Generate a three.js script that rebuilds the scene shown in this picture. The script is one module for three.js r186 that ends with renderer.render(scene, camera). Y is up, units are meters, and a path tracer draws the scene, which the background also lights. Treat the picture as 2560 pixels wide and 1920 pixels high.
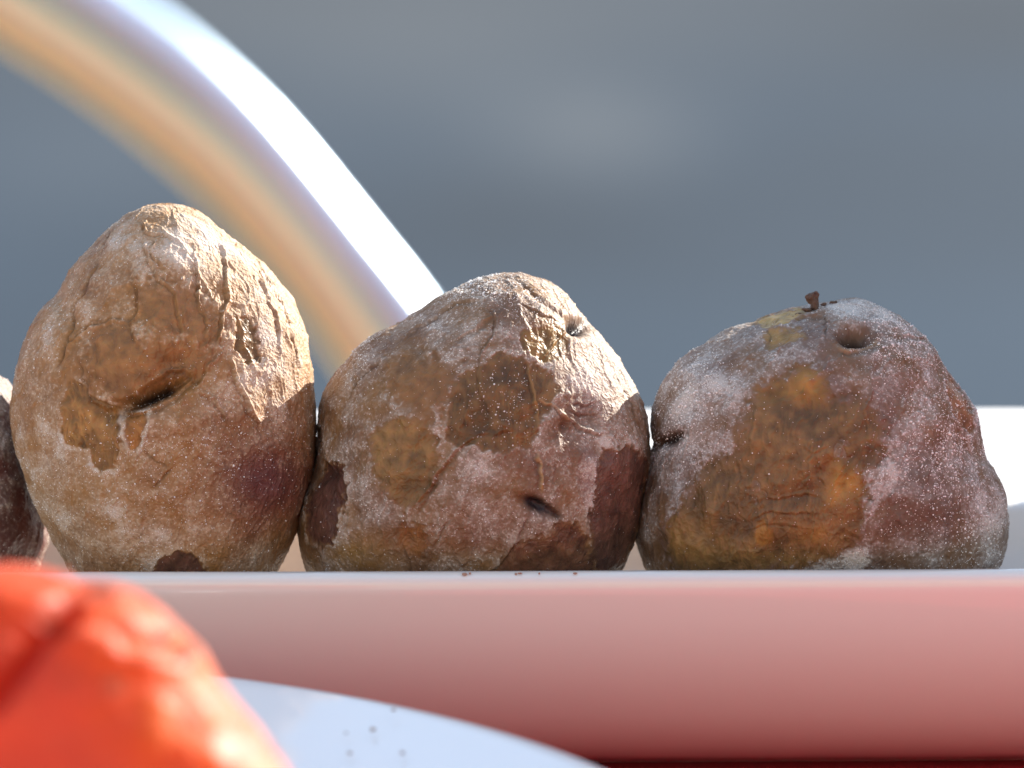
import * as THREE from 'three';
import { ImprovedNoise } from 'three/addons/math/ImprovedNoise.js';
import { mergeGeometries } from 'three/addons/utils/BufferGeometryUtils.js';
import { RoundedBoxGeometry } from 'three/addons/geometries/RoundedBoxGeometry.js';

// ───────────────────────── camera, sky, sun, exposure ─────────────────────────
const scene = new THREE.Scene();
const camera = new THREE.PerspectiveCamera(6.594, 4 / 3, 0.05, 200);
camera.position.set(0, 0.2363, 0.978);
camera.rotation.x = THREE.MathUtils.degToRad(-10.367);
camera.focus = 1.011;
camera.userData.fStop = 17.5;

const sunDir = new THREE.Vector3(0.70, 0.435, -0.585).normalize();
const SKY = { zenith: [0.19, 0.26, 0.39], horizon: [0.29, 0.33, 0.37], glow: 0.3 };
{
  const W = 512, H = 256, d = new Float32Array(W * H * 4);
  for (let r = 0; r < H; r++) for (let c = 0; c < W; c++) {
    const up = ((r + 0.5) / H - 0.5) * Math.PI, ro = ((c + 0.5) / W - 0.5) * 2 * Math.PI;
    const x = Math.cos(up) * Math.cos(ro), y = Math.sin(up), z = Math.cos(up) * Math.sin(ro);
    const t = Math.pow(Math.max(0, 1 - Math.max(y, 0)), 2.2), g = SKY.glow * Math.exp((x * sunDir.x + y * sunDir.y + z * sunDir.z - 1) * 7);
    const below = y < 0 ? Math.max(0.25, 1 + y * 6) : 1, o = (r * W + c) * 4;
    for (let k = 0; k < 3; k++) d[o + k] = (SKY.zenith[k] * (1 - t) + SKY.horizon[k] * t + g * [1, 0.93, 0.8][k]) * below;
    d[o + 3] = 1;
  }
  const sky = new THREE.DataTexture(d, W, H, THREE.RGBAFormat, THREE.FloatType);
  sky.mapping = THREE.EquirectangularReflectionMapping; sky.magFilter = THREE.LinearFilter; sky.needsUpdate = true;
  scene.background = sky; scene.environment = sky;
}
const sun = new THREE.DirectionalLight(new THREE.Color(1, 0.95, 0.86), 5);
sun.position.copy(sunDir).multiplyScalar(1.5);
sun.castShadow = true; sun.shadow.mapSize.set(4096, 4096); sun.shadow.bias = -0.0003;
Object.assign(sun.shadow.camera, { left: -0.7, right: 0.7, top: 0.7, bottom: -0.7, near: 0.1, far: 4 });
scene.add(sun, sun.target);

const renderer = new THREE.WebGLRenderer({ antialias: true });
renderer.setSize(1024, 768);
renderer.toneMapping = THREE.LinearToneMapping;
renderer.toneMappingExposure = 2.85;
renderer.shadowMap.enabled = true;

// ───────────────────────── helpers ─────────────────────────
let seed = 20240517;
const rnd = () => { seed = (seed * 1664525 + 1013904223) >>> 0; return seed / 4294967296; };
const P = new ImprovedNoise();
const N = (x, y, z) => P.noise(x + 31.7, y + 57.3, z + 83.1);
const fbm = (x, y, z, n) => { let s = 0, a = 0.5, t = 0; for (let i = 0; i < n; i++) { s += a * N(x, y, z); t += a; a *= 0.5; x = x * 2.03 + 9.1; y = y * 2.03 + 3.7; z = z * 2.03 + 5.3; } return s / t; };
const ridge = (v) => { const r = 1 - Math.min(1, Math.abs(v) * 2.2); return r * r; };
const ss = (a, b, x) => { const t = Math.min(1, Math.max(0, (x - a) / (b - a))); return t * t * (3 - 2 * t); };
const mix3 = (c, b, t) => { c[0] += (b[0] - c[0]) * t; c[1] += (b[1] - c[1]) * t; c[2] += (b[2] - c[2]) * t; };
const toSRGB = (c) => 255 * (c <= 0.0031308 ? 12.92 * c : 1.055 * Math.pow(Math.min(1, c), 1 / 2.4) - 0.055);
const mat = (o) => new THREE.MeshPhysicalMaterial(o);
function tag(o, label, category, group, kind) {
  o.userData.label = label; if (category) o.userData.category = category; if (group) o.userData.group = group; if (kind) o.userData.kind = kind;
  return o;
}
function add(parent, name, geometry, material) {
  const m = new THREE.Mesh(geometry, material); m.name = name; m.castShadow = m.receiveShadow = true; parent.add(m); return m;
}
function base(name, [x, y, z] = [0, 0, 0]) { const g = new THREE.Group(); g.name = name; g.position.set(x, y, z); scene.add(g); return g; }

// A rounded body from its outline across (radius by angle) and its depth, with relief and colour computed on its surface.
const rowsOf = (outline) => {                 // outline points (local, y up) -> smooth radius table by angle
  const n = 720, pts = outline.map(([x, y]) => [Math.atan2(y, x), Math.hypot(x, y)]).sort((a, b) => a[0] - b[0]);
  const m = pts.length, at = (i) => { const k = ((i % m) + m) % m; return [pts[k][0] + 2 * Math.PI * Math.floor(i / m), pts[k][1]]; };
  let t = new Float32Array(n);
  for (let i = 0; i < n; i++) {
    const a = -Math.PI + (i + 0.5) / n * 2 * Math.PI;
    let k = m - 1; while (k >= 0 && pts[k][0] > a) k--;
    const [a0, r0] = at(k - 1), [a1, r1] = at(k), [a2, r2] = at(k + 1), [a3, r3] = at(k + 2), u = (a - a1) / (a2 - a1);
    const m1 = (r2 - r0) / (a2 - a0) * (a2 - a1), m2 = (r3 - r1) / (a3 - a1) * (a2 - a1);
    t[i] = (2 * u ** 3 - 3 * u ** 2 + 1) * r1 + (u ** 3 - 2 * u ** 2 + u) * m1 + (3 * u ** 2 - 2 * u ** 3) * r2 + (u ** 3 - u ** 2) * m2;
  }
  for (let pass = 0; pass < 3; pass++) { const s = t.slice(); for (let i = 0; i < n; i++) t[i] = (s[(i + n - 1) % n] + s[i] * 2 + s[(i + 1) % n] + s[(i + 2) % n] * 0.5 + s[(i + n - 2) % n] * 0.5) / 5; }
  return (psi) => { const f = (psi + Math.PI) / (2 * Math.PI) * n - 0.5, i = Math.floor(f), u = f - i; return t[(i + n) % n] * (1 - u) + t[(i + 1 + n) % n] * u; };
};
function body({ outline, zf, zb, k = 2.15, nx, ny, tw, th, unit, shade }) {
  const R = rowsOf(outline), lonOf = (s) => Math.PI * (0.6 * s + 0.4 * s ** 5);
  const place = (s, v, out) => {
    const lon = lonOf(s * 2 - 1), lat = (v - 0.5) * Math.PI, x = Math.sin(lon) * Math.cos(lat), y = Math.sin(lat), z = Math.cos(lon) * Math.cos(lat);
    const rho = Math.hypot(x, y), r = Math.pow(Math.pow(rho / R(Math.atan2(y, x)), k) + Math.pow(Math.abs(z) / (z > 0 ? zf : zb), k), -1 / k);
    out[0] = x * r; out[1] = y * r; out[2] = z * r; out[3] = x; out[4] = y; out[5] = z; return out;
  };
  const col = new Uint8Array(tw * th * 4), rel = new Float32Array(tw * th * 4), H = new Float32Array(tw * th), S = new Float32Array(tw * th);
  const q = [0, 0, 0, 0, 0, 0], o = { h: 0, b: 0, c: [0, 0, 0], rough: 0.7, salt: 0 };
  for (let r = 0; r < th; r++) for (let c = 0; c < tw; c++) {
    place((c + 0.5) / tw, (r + 0.5) / th, q);
    shade(q, o);
    const i = r * tw + c; H[i] = o.h; S[i] = o.salt;
    for (let n = 0; n < 3; n++) col[i * 4 + n] = toSRGB(Math.max(0, o.c[n]));
    col[i * 4 + 3] = 255; rel[i * 4] = o.b; rel[i * 4 + 1] = o.rough; rel[i * 4 + 3] = 1;
  }
  const sample = (A, s, v) => {
    const fx = Math.min(tw - 1.001, Math.max(0, s * tw - 0.5)), fy = Math.min(th - 1.001, Math.max(0, v * th - 0.5)), x = fx | 0, y = fy | 0, a = fx - x, b = fy - y, i = y * tw + x;
    return (A[i] * (1 - a) + A[i + 1] * a) * (1 - b) + (A[i + tw] * (1 - a) + A[i + tw + 1] * a) * b;
  };
  const pos = new Float32Array((nx + 1) * (ny + 1) * 3), uv = new Float32Array((nx + 1) * (ny + 1) * 2), idx = [];
  for (let r = 0; r <= ny; r++) for (let c = 0; c <= nx; c++) {
    const s = c / nx, v = r / ny, i = r * (nx + 1) + c;
    place(s, Math.min(0.9995, Math.max(0.0005, v)), q);
    const h = sample(H, c === nx ? 0 : s, v);
    for (let n = 0; n < 3; n++) pos[i * 3 + n] = (q[n] + q[3 + n] * h) * unit;
    uv[i * 2] = s; uv[i * 2 + 1] = v;
    if (r < ny && c < nx) idx.push(i, i + 1, i + nx + 2, i, i + nx + 2, i + nx + 1);
  }
  const g = new THREE.BufferGeometry();
  g.setAttribute('position', new THREE.BufferAttribute(pos, 3)); g.setAttribute('uv', new THREE.BufferAttribute(uv, 2)); g.setIndex(idx);
  g.computeVertexNormals();
  const tex = (d, type) => { const t = new THREE.DataTexture(d, tw, th, THREE.RGBAFormat, type); t.magFilter = THREE.LinearFilter; t.needsUpdate = true; return t; };
  const map = tex(col, THREE.UnsignedByteType); map.colorSpace = THREE.SRGBColorSpace;
  const relief = tex(rel, THREE.FloatType);
  return { g, map, relief, nx, ny, salt: (s, v) => sample(S, s, v) };
}

// ───────────────────────── ground ─────────────────────────
{
  const n = 1024, d = new Uint8Array(n * n * 4), size = 8;              // one tile is eight metres of worn pavement
  const stains = [[0.085, -5.85, 0.12, 0.36, 0.45], [-0.10, -6.3, 0.18, 0.4, 0.16], [-0.02, -5.3, 0.16, 0.4, -0.22], [-0.42, -5.7, 0.22, 0.45, 0.2], [-0.3, -5.0, 0.2, 0.4, -0.12], [0.55, -6.9, 0.22, 0.5, -0.28], [0.46, -4.6, 0.3, 0.5, 0.15], [-0.2, -6.9, 0.45, 0.45, 0.17], [0.34, -5.6, 0.18, 0.4, -0.1]];
  for (let r = 0; r < n; r++) for (let c = 0; c < n; c++) {
    const a = c / n * 2 * Math.PI, b = r / n * 2 * Math.PI, R = 1.3;
    let v = 1 + 0.35 * fbm(Math.cos(a) * R, Math.sin(a) * R + Math.cos(b) * R, Math.sin(b) * R * 0.6, 4) + 0.25 * (rnd() - 0.5);
    const x = (c / n - 0.5) * size, z = -(r / n) * size - 1.5;
    let warm = 0;
    for (const [sx, sz, rx, rz, am] of stains) { const g = Math.exp(-(((x - sx) / rx) ** 2) - ((z - sz) / rz) ** 2); v += am * g; warm += Math.abs(am) > 0.15 && am > 0 ? g * am : 0; }
    const w = Math.min(1, Math.max(0, warm * 1.6 + 0.5 * ss(-5.6, -7, z) - 0.25 * ss(-0.1, 0.6, x))), o = (r * n + c) * 4;
    d[o] = toSRGB((0.0165 + 0.025 * w) * v); d[o + 1] = toSRGB((0.0310 + 0.0165 * w) * v); d[o + 2] = toSRGB((0.048 + 0.005 * w) * v); d[o + 3] = 255;
  }
  const t = new THREE.DataTexture(d, n, n, THREE.RGBAFormat); t.colorSpace = THREE.SRGBColorSpace; t.magFilter = THREE.LinearFilter; t.wrapS = t.wrapT = THREE.RepeatWrapping; t.needsUpdate = true;
  const g = new THREE.PlaneGeometry(160, 160); g.rotateX(-Math.PI / 2);
  const p = g.attributes.position, uv = g.attributes.uv;
  for (let i = 0; i < p.count; i++) uv.setXY(i, p.getX(i) / size + 0.5, (-p.getZ(i) - 1.5) / size);
  const ground = add(scene, 'ground', g, mat({ map: t, roughness: 0.95, specularIntensity: 0.4 })); ground.position.y = -0.75;
  tag(ground, 'blue grey pavement far out of focus behind the table', null, null, 'structure');
}

// ───────────────────────── table and cloth ─────────────────────────
{
  const t = tag(base('table', [0.05, -0.75, 0.19]), 'plain square table under the red tablecloth', 'table');
  const wood = mat({ color: new THREE.Color(0.25, 0.14, 0.07), roughness: 0.6 });
  add(t, 'tabletop', new RoundedBoxGeometry(0.86, 0.026, 0.80, 3, 0.005).translate(0, 0.7254, 0), wood);
  for (const [x, z] of [[-0.38, -0.35], [0.38, -0.35], [-0.38, 0.35], [0.38, 0.35]]) add(t, 'leg', new RoundedBoxGeometry(0.045, 0.721, 0.045, 2, 0.004).translate(x, 0.3605, z), wood);
  // cloth: a sheet that lies on the table and hangs over its edges with soft folds
  const nx = 240, nz = 240, hw = 0.433, hd = 0.403, drop = 0.17, pos = [], uv = [], idx = [];
  for (let j = 0; j <= nz; j++) for (let i = 0; i <= nx; i++) {
    const u = (i / nx * 2 - 1) * (hw + drop), v = (j / nz * 2 - 1) * (hd + drop);
    const ox = Math.max(0, Math.abs(u) - hw), oz = Math.max(0, Math.abs(v) - hd), o = Math.max(ox, oz), both = Math.min(ox, oz);
    const wave = Math.min(1, o / 0.1) * (0.010 + 0.010 * Math.sin((ox > oz ? v : u) * 42 + 1.3));
    let x = Math.sign(u) * Math.min(Math.abs(u), hw), z = Math.sign(v) * Math.min(Math.abs(v), hd);
    if (ox > 0) x += Math.sign(u) * (wave + 0.006 + (ox < oz ? both * 0.6 : 0)); if (oz > 0) z += Math.sign(v) * (wave + 0.006 + (oz <= ox ? both * 0.6 : 0));
    pos.push(x, -o + (o === 0 ? 0.0003 * fbm(u * 14, 2, v * 14, 3) : -0.001), z); uv.push(u / 0.02, v / 0.02);
    if (i < nx && j < nz) { const k = j * (nx + 1) + i; idx.push(k, k + nx + 1, k + 1, k + 1, k + nx + 1, k + nx + 2); }
  }
  const g = new THREE.BufferGeometry(); g.setAttribute('position', new THREE.Float32BufferAttribute(pos, 3)); g.setAttribute('uv', new THREE.Float32BufferAttribute(uv, 2)); g.setIndex(idx); g.computeVertexNormals();
  const n = 128, w = new Float32Array(n * n * 4);
  for (let r = 0; r < n; r++) for (let c = 0; c < n; c++) { const o = (r * n + c) * 4, a = Math.sin(c / n * 2 * Math.PI * 32), b = Math.sin(r / n * 2 * Math.PI * 32); w[o] = 0.5 + 0.25 * (((c >> 1) + (r >> 1)) & 1 ? a : b) + 0.2 * rnd(); w[o + 3] = 1; }
  const weave = new THREE.DataTexture(w, n, n, THREE.RGBAFormat, THREE.FloatType); weave.magFilter = THREE.LinearFilter; weave.wrapS = weave.wrapT = THREE.RepeatWrapping; weave.needsUpdate = true;
  const cloth = add(scene, 'tablecloth', g, mat({ color: new THREE.Color(0.62, 0.008, 0.035), roughness: 0.8, bumpMap: weave, bumpScale: 0.00015, sheen: 0.3, sheenColor: new THREE.Color(0.6, 0.1, 0.1) }));
  cloth.position.set(0.05, -0.0089, 0.19);
  tag(cloth, 'crimson red tablecloth under the white dish and plate', 'tablecloth');
}

// ───────────────────────── white dish ─────────────────────────
const china = { roughness: 0.32, clearcoat: 1, clearcoatRoughness: 0.05 }, cream = mat({ color: new THREE.Color(0.71, 0.66, 0.585), ...china }), white = mat({ color: new THREE.Color(0.88, 0.87, 0.83), ...china });
{
  const rings = [  // centimetres: left, right, near, far, corner radius, height near, height far
    [-12.40, 9.00, -4.30, -5.70, 0.50, -0.56, -0.56], [-12.70, 9.30, -3.70, -6.30, 1.10, -0.59, -0.59], [-13.00, 9.60, -3.30, -6.70, 1.30, -0.81, -0.81], [-13.10, 9.70, -3.10, -6.90, 1.40, -0.82, -0.82], [-13.20, 9.80, -2.95, -7.05, 1.50, -0.77, -0.77], [-13.48, 10.08, -2.77, -8.05, 1.79, -0.69, -0.66], [-13.73, 10.33, -2.30, -8.59, 1.98, -0.57, -0.53], [-13.98, 10.58, -1.86, -9.12, 2.16, -0.39, -0.33], [-14.21, 10.81, -1.44, -9.63, 2.32, -0.15, -0.07], [-14.41, 11.01, -1.07, -10.11, 2.47, 0.14, 0.24], [-14.59, 11.19, -0.74, -10.57, 2.60, 0.48, 0.60], [-14.74, 11.34, -0.47, -11.00, 2.71, 0.87, 1.00], [-14.86, 11.46, -0.25, -11.40, 2.80, 1.27, 1.42], [-14.94, 11.54, -0.10, -11.75, 2.86, 1.71, 1.88], [-14.99, 11.59, -0.03, -12.02, 2.89, 2.11, 2.29], [-15.0, 11.6, 0, -12.2, 2.9, 2.5, 2.7], [-15.02, 11.62, 0, -12.42, 2.9, 2.66, 2.84], [-15.01, 11.61, -0.03, -12.49, 2.9, 2.75, 2.93], [-14.99, 11.59, -0.06, -12.5, 2.9, 2.79, 2.97],
    [-14.93, 11.53, -0.13, -12.44, 2.85, 2.83, 3.02], [-14.86, 11.46, -0.21, -12.36, 2.8, 2.845, 3.04], [-14.78, 11.38, -0.29, -12.2, 2.75, 2.82, 3.02], [-14.73, 11.33, -0.34, -11.6, 2.7, 2.75, 2.94], [-14.68, 11.28, -0.37, -9.0, 2.6, 2.6, 2.72], [-14.66, 11.26, -0.40, -6.75, 2.5, 2.45, 2.56], [-14.64, 11.24, -0.42, -6.6, 2.4, 2.4, 2.53],
    [-14.62, 11.22, -0.44, -6.5, 2.4, 2.3, 2.44], [-14.55, 11.15, -0.52, -6.36, 2.4, 1.9, 2.0], [-14.45, 11.05, -0.62, -6.2, 2.3, 1.55, 1.6], [-14.3, 10.9, -0.78, -6.02, 2.2, 1.37, 1.38], [-14.0, 10.6, -1.05, -5.8, 2.1, 1.29, 1.29], [-13, 9.6, -2, -5, 1.4, 1.27, 1.27], [-11, 7.6, -2.8, -4.2, 0.6, 1.26, 1.26]];
  const pos = [], idx = [], cor = 14, edges = [160, 50, 160, 50], loop = [];
  for (const [L, Rr, nr, fr, rad, yn, yf] of rings) {
    const pts = [], cs = [[Rr - rad, nr - rad, 0], [Rr - rad, fr + rad, 1], [L + rad, fr + rad, 2], [L + rad, nr - rad, 3]];
    const arc = (k, i) => { const a = Math.PI / 2 - k * Math.PI / 2 - i / cor * Math.PI / 2; return [cs[k][0] + Math.cos(a) * rad, cs[k][1] + Math.sin(a) * rad]; };
    for (let k = 0; k < 4; k++) {
      for (let i = 0; i <= cor; i++) pts.push(arc(k, i));
      const a = arc(k, cor), b = arc((k + 1) % 4, 0), m = edges[(k + 1) % 4];
      for (let i = 1; i < m; i++) pts.push([a[0] + (b[0] - a[0]) * i / m, a[1] + (b[1] - a[1]) * i / m]);
    }
    loop.push(pts.length);
    for (const [x, z] of pts) {
      const t = Math.min(1, Math.max(0, (nr - z) / (nr - fr)));
      const bow = -0.00011 * (x - 1) ** 2 * 0.6;                       // the long sides are hardly bowed
      pos.push(x / 100, (yn + (yf - yn) * t * t + 0.006 * N(x * 0.4, z * 0.4, yn)) / 100, (z + bow * (1 - t) * 8) / 100);
    }
  }
  const n = loop[0];
  for (let r = 0; r < rings.length - 1; r++) for (let i = 0; i < n; i++) { const a = r * n + i, b = r * n + (i + 1) % n; idx.push(a, b, b + n, a, b + n, a + n); }
  for (const [r, flip] of [[0, true], [rings.length - 1, false]]) {
    const c = pos.length / 3, q = rings[r]; pos.push((q[0] + q[1]) / 200, q[5] / 100, (q[2] + q[3]) / 200);
    for (let i = 0; i < n; i++) { const a = r * n + i, b = r * n + (i + 1) % n; flip ? idx.push(c, b, a) : idx.push(c, a, b); }
  }
  const g = new THREE.BufferGeometry(); g.setAttribute('position', new THREE.Float32BufferAttribute(pos, 3)); g.setIndex(idx); g.computeVertexNormals();
  const dish = tag(base('serving_dish'), 'long white glazed serving dish holding the row of wrinkled potatoes', 'dish');
  add(dish, 'dish_body', g, cream);
  dish.rotation.y = THREE.MathUtils.degToRad(0.9);
  // dried brown drips on the near rim
  const spot = mat({ color: new THREE.Color(0.36, 0.2, 0.13), roughness: 0.7 });
  const stains = [[-0.71, 0.045, 0.03], [-0.63, 0.02, 0.02], [0.06, 0.02, 0.025], [0.12, 0.04, 0.015], [0.41, 0.015, 0.02], [0.95, 0.035, 0.02]];
  const parts = stains.map(([x, a, b]) => { const q = new THREE.SphereGeometry(1, 10, 6); q.scale(a / 100, 0.00012, b / 100); q.rotateX(0.5 + 0.3 * rnd()); q.translate(x / 100, 0.02838 - 0.0002 * rnd(), -0.0007 - 0.0003 * rnd()); return q; });
  add(dish, 'brown_stain', mergeGeometries(parts), spot).userData.kind = 'stuff';
}

// ───────────────────────── white plate with pepper flecks ─────────────────────────
{
  const prof = [[0, 0.55], [3, 0.55], [7.0, 0.57], [8.0, 0.66], [8.8, 1.2], [9.5, 1.85], [10.4, 2.33], [11.6, 2.64], [12.6, 2.88], [13.0, 2.97], [13.2, 2.98], [13.3, 2.93], [13.28, 2.84], [13.0, 2.72], [11.6, 2.3], [10, 1.2], [9, 0.55], [8.3, 0.22], [8.1, 0.1], [7.9, 0.08], [7.6, 0.1], [7.4, 0.28], [0, 0.3]];
  const curve = new THREE.SplineCurve(prof.map(([a, b]) => new THREE.Vector2(a / 100, b / 100)));
  const pts = curve.getPoints(150).map((p) => new THREE.Vector2(Math.max(0, p.x), p.y)).reverse();
  const plate = tag(base('plate', [-0.106, -0.0083, 0.154]), 'round white plate in the foreground with a grilled tomato on it', 'plate');
  add(plate, 'plate_body', new THREE.LatheGeometry(pts, 220), white);
}

// ───────────────────────── potatoes ─────────────────────────
const saltCrystal = new THREE.IcosahedronGeometry(1, 0), saltMat = mat({ color: new THREE.Color(0.80, 0.77, 0.73), roughness: 0.6 });
{ const p = saltCrystal.attributes.position; for (let i = 0; i < p.count; i++) { const v = new THREE.Vector3().fromBufferAttribute(p, i), k = 0.8 + 0.35 * Math.abs(N(v.x * 3, v.y * 3, v.z * 3)); p.setXYZ(i, v.x * k, v.y * k * 1.2, v.z * k); } saltCrystal.computeVertexNormals(); }

function makePotato(name, label, cfg) {
  const [cx, cy] = cfg.center, [k, ox, oy] = cfg.view ?? [1, 0, 0];
  const L = ([x, y]) => [k * x + ox - cx, cy - (k * y + oy)];
  const outline = cfg.outline.map(([x, y]) => [x - cx, cy - y]);
  const box = (p, pad) => { const xs = p.map((q) => q[0]), ys = p.map((q) => q[1]); return [Math.min(...xs) - pad, Math.max(...xs) + pad, Math.min(...ys) - pad, Math.max(...ys) + pad]; };
  const veins = (cfg.veins ?? []).map(([pts, w, a, c = 0]) => { const p = pts.map(L); return { p, w, a, c, b: box(p, w * 5 + 10) }; });
  const patches = (cfg.patches ?? []).map((q) => { const p = q.p.map(L); return { soft: 2.5, fray: 7, take: 1, stri: 0, deep: -1.5, tint: 1, ...q, p, b: box(p, 45) }; });
  const dents = (cfg.dents ?? []).map(([x, y, rx, ry, rot, a, dark = 0]) => { const [lx, ly] = L([x, y]); return { x: lx, y: ly, rx: rx * k, ry: ry * k, c: Math.cos(rot * Math.PI / 180), s: Math.sin(rot * Math.PI / 180), a, dark, reach: Math.max(rx, ry) * k * 3 }; });
  const zones = (cfg.zones ?? []).map(([x, y, rx, ry, salt, tint, amt]) => { const [lx, ly] = L([x, y]); return { x: lx, y: ly, rx: rx * k, ry: ry * k, salt, tint, amt }; });
  const e = cfg.seed * 37.7, S = cfg.skin, W = [0, 0, 0];
  const lump = cfg.lump ?? 5, wr = cfg.wrinkle ?? 1, grainy = cfg.grainy ?? 1;
  const shade = (q, o) => {
    const [x, y, z] = q, f = ss(-0.12, 0.12, q[5]);
    const n1 = fbm(x / 150 + e, y / 150, z / 150, 3), n2 = N(x / 46, y / 46 + e, z / 46), n3 = N(x / 20 + e, y / 20, z / 20 + 7), n4 = N(x / 9, y / 9 + e, z / 9);
    const wx = x + 7 * n2 + 4 * n3 + 1.5 * n4, wy = y + 7 * N(x / 46 + 40, y / 46 + e, z / 46) + 4 * N(x / 20 + 70, y / 20, z / 20 + e) + 1.5 * N(x / 9 + 9, y / 9, z / 9);
    let h = lump * n1 * 2 + 3.2 * n2, b = 0;
    const r1 = ridge(N(wx / 34 + e, wy / 52, z / 40)), r2 = ridge(N(wx / 15, wy / 22 + e, z / 18)), r3 = ridge(N(wx / 8 + e, wy / 10, z / 9));
    const rf = ridge(1.5 * N(wx / 62 + e, wy / 150, z / 75)), rg = ridge(1.3 * N(wx / 36 + 5, wy / 80 + e, z / 44 + wy / 160)), folds = cfg.folds ?? 2.5;
    h += wr * (2.0 * (r1 - 0.5) + 1.2 * (r2 - 0.5)) + folds * (rf * rf * rf + 0.7 * rg * rg * rg); b += wr * (1.0 * r3);
    const mottle = fbm(wx / 70 + 3, wy / 70 + e, z / 70, 4), fine = N(x / 8 + e, y / 8, z / 8), finer = N(x / 4.2, y / 4.2 + e, z / 4.2), mid = N(x / 13, y / 13 + e, z / 13 + 3);
    let salt = cfg.salt + 0.85 * mottle - 0.10 * n1 + 0.25 * (n2) - 0.12 * r1 * wr;
    const c = o.c; c[0] = S[0][0]; c[1] = S[0][1]; c[2] = S[0][2];
    mix3(c, S[1], ss(-0.25, 0.4, fbm(x / 120 + 11, y / 120 + e, z / 120, 3) + 0.15 * n3));
    let rough = 0.6, bare = 0;
    if (f > 0) {
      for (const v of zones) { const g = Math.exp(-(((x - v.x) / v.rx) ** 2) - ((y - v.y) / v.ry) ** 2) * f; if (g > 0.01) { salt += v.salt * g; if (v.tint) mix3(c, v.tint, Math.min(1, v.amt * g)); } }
      for (const v of patches) {
        if (wx < v.b[0] || wx > v.b[1] || wy < v.b[2] || wy > v.b[3]) continue;
        let d2 = 1e9, inside = false; const p = v.p, m = p.length;
        for (let i = 0, j = m - 1; i < m; j = i++) {
          const ax = p[j][0], ay = p[j][1], dx = p[i][0] - ax, dy = p[i][1] - ay, t = Math.min(1, Math.max(0, ((wx - ax) * dx + (wy - ay) * dy) / (dx * dx + dy * dy)));
          const ex = wx - ax - t * dx, ey = wy - ay - t * dy; d2 = Math.min(d2, ex * ex + ey * ey);
          if ((p[i][1] > wy) !== (ay > wy) && wx < (ax - p[i][0]) * (wy - p[i][1]) / (ay - p[i][1]) + p[i][0]) inside = !inside;
        }
        const sd = (inside ? -1 : 1) * Math.sqrt(d2) + v.fray * (0.6 * mid + 0.5 * fine + 0.9 * n3), m1 = ss(v.soft, -v.soft, sd) * f;
        const lip = Math.exp(-(((sd - 7) / 6) ** 2)) * f;
        if (v.take > 0) { salt += 0.22 * lip * v.take * (1 - m1) * (v.lip ?? 1); h += 1.0 * lip * v.take * (v.lip ?? 1); }
        if (m1 > 0) {
          salt += (v.take > 0 ? (-1.1 * v.take - salt * 0.6 * v.take) : -v.take * (0.9 - salt * 0.5)) * m1; bare = Math.max(bare, v.take > 0 ? m1 : 0);
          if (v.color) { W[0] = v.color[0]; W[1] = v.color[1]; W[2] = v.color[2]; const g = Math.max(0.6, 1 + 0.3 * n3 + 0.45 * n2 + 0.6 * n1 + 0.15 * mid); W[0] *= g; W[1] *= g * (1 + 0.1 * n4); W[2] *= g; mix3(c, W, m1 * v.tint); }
          h += v.deep * m1;
          if (v.stri) { const a = v.ang ?? 0, ca = Math.cos(a), sa = Math.sin(a), u = wx * ca + wy * sa, t = -wx * sa + wy * ca, st = 0.6 + (0.25 + 0.75 * ss(-0.25, 0.3, N(x / 60, y / 60 + 9, z / 60 + e))) * (ridge(N(u / 12 + e, t / 44, z / 60)) + 0.6 * ridge(N(u / 7, t / 26 + e, z / 50)) - 0.6); h += v.stri * m1 * (st - 0.6) * 2.6; const dk = 1 - 0.42 * v.stri * m1 * (1 - Math.min(1, st)); c[0] *= dk; c[1] *= dk; c[2] *= dk; }
        }
      }
      for (const v of dents) {
        const dx = x - v.x, dy = y - v.y; if (Math.abs(dx) > v.reach || Math.abs(dy) > v.reach) continue;
        const u = (dx * v.c + dy * v.s) / v.rx + 0.18 * n3, t = (-dx * v.s + dy * v.c) / v.ry + 0.18 * n2, g = Math.exp(-u * u - t * t) * f;
        h += v.a * g; if (v.dark) { const m = Math.min(1, v.dark * g); mix3(c, [0.018, 0.011, 0.010], m); salt -= 0.9 * m; }
      }
      for (const v of veins) {
        if (wx < v.b[0] || wx > v.b[1] || wy < v.b[2] || wy > v.b[3]) continue;
        let best = 1e9, side = 0, along = 0, end = 1; const p = v.p;
        for (let i = 1; i < p.length; i++) {
          const ax = p[i - 1][0], ay = p[i - 1][1], dx = p[i][0] - ax, dy = p[i][1] - ay, t = Math.min(1, Math.max(0, ((wx - ax) * dx + (wy - ay) * dy) / (dx * dx + dy * dy)));
          const ex = wx - ax - t * dx, ey = wy - ay - t * dy, d2 = ex * ex + ey * ey;
          if (d2 < best) { best = d2; side = Math.sign(ex * dy - ey * dx); along = (i - 1 + t) / (p.length - 1); }
        }
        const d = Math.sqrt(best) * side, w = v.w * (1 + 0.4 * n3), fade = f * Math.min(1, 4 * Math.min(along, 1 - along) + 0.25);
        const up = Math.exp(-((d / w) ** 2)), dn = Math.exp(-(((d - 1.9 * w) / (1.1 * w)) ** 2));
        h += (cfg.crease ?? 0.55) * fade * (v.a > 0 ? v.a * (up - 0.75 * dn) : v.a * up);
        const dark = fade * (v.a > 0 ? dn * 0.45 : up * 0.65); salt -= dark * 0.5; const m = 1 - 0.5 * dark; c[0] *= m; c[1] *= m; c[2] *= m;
        if (v.c && v.a > 0) mix3(c, v.c, up * fade * 0.7);
      }
    }
    // salt: a thin film broken into grains
    const g = salt + (0.42 * fine + 0.46 * finer + 0.2 * mid) * grainy * (1 - 0.5 * bare);
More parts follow.
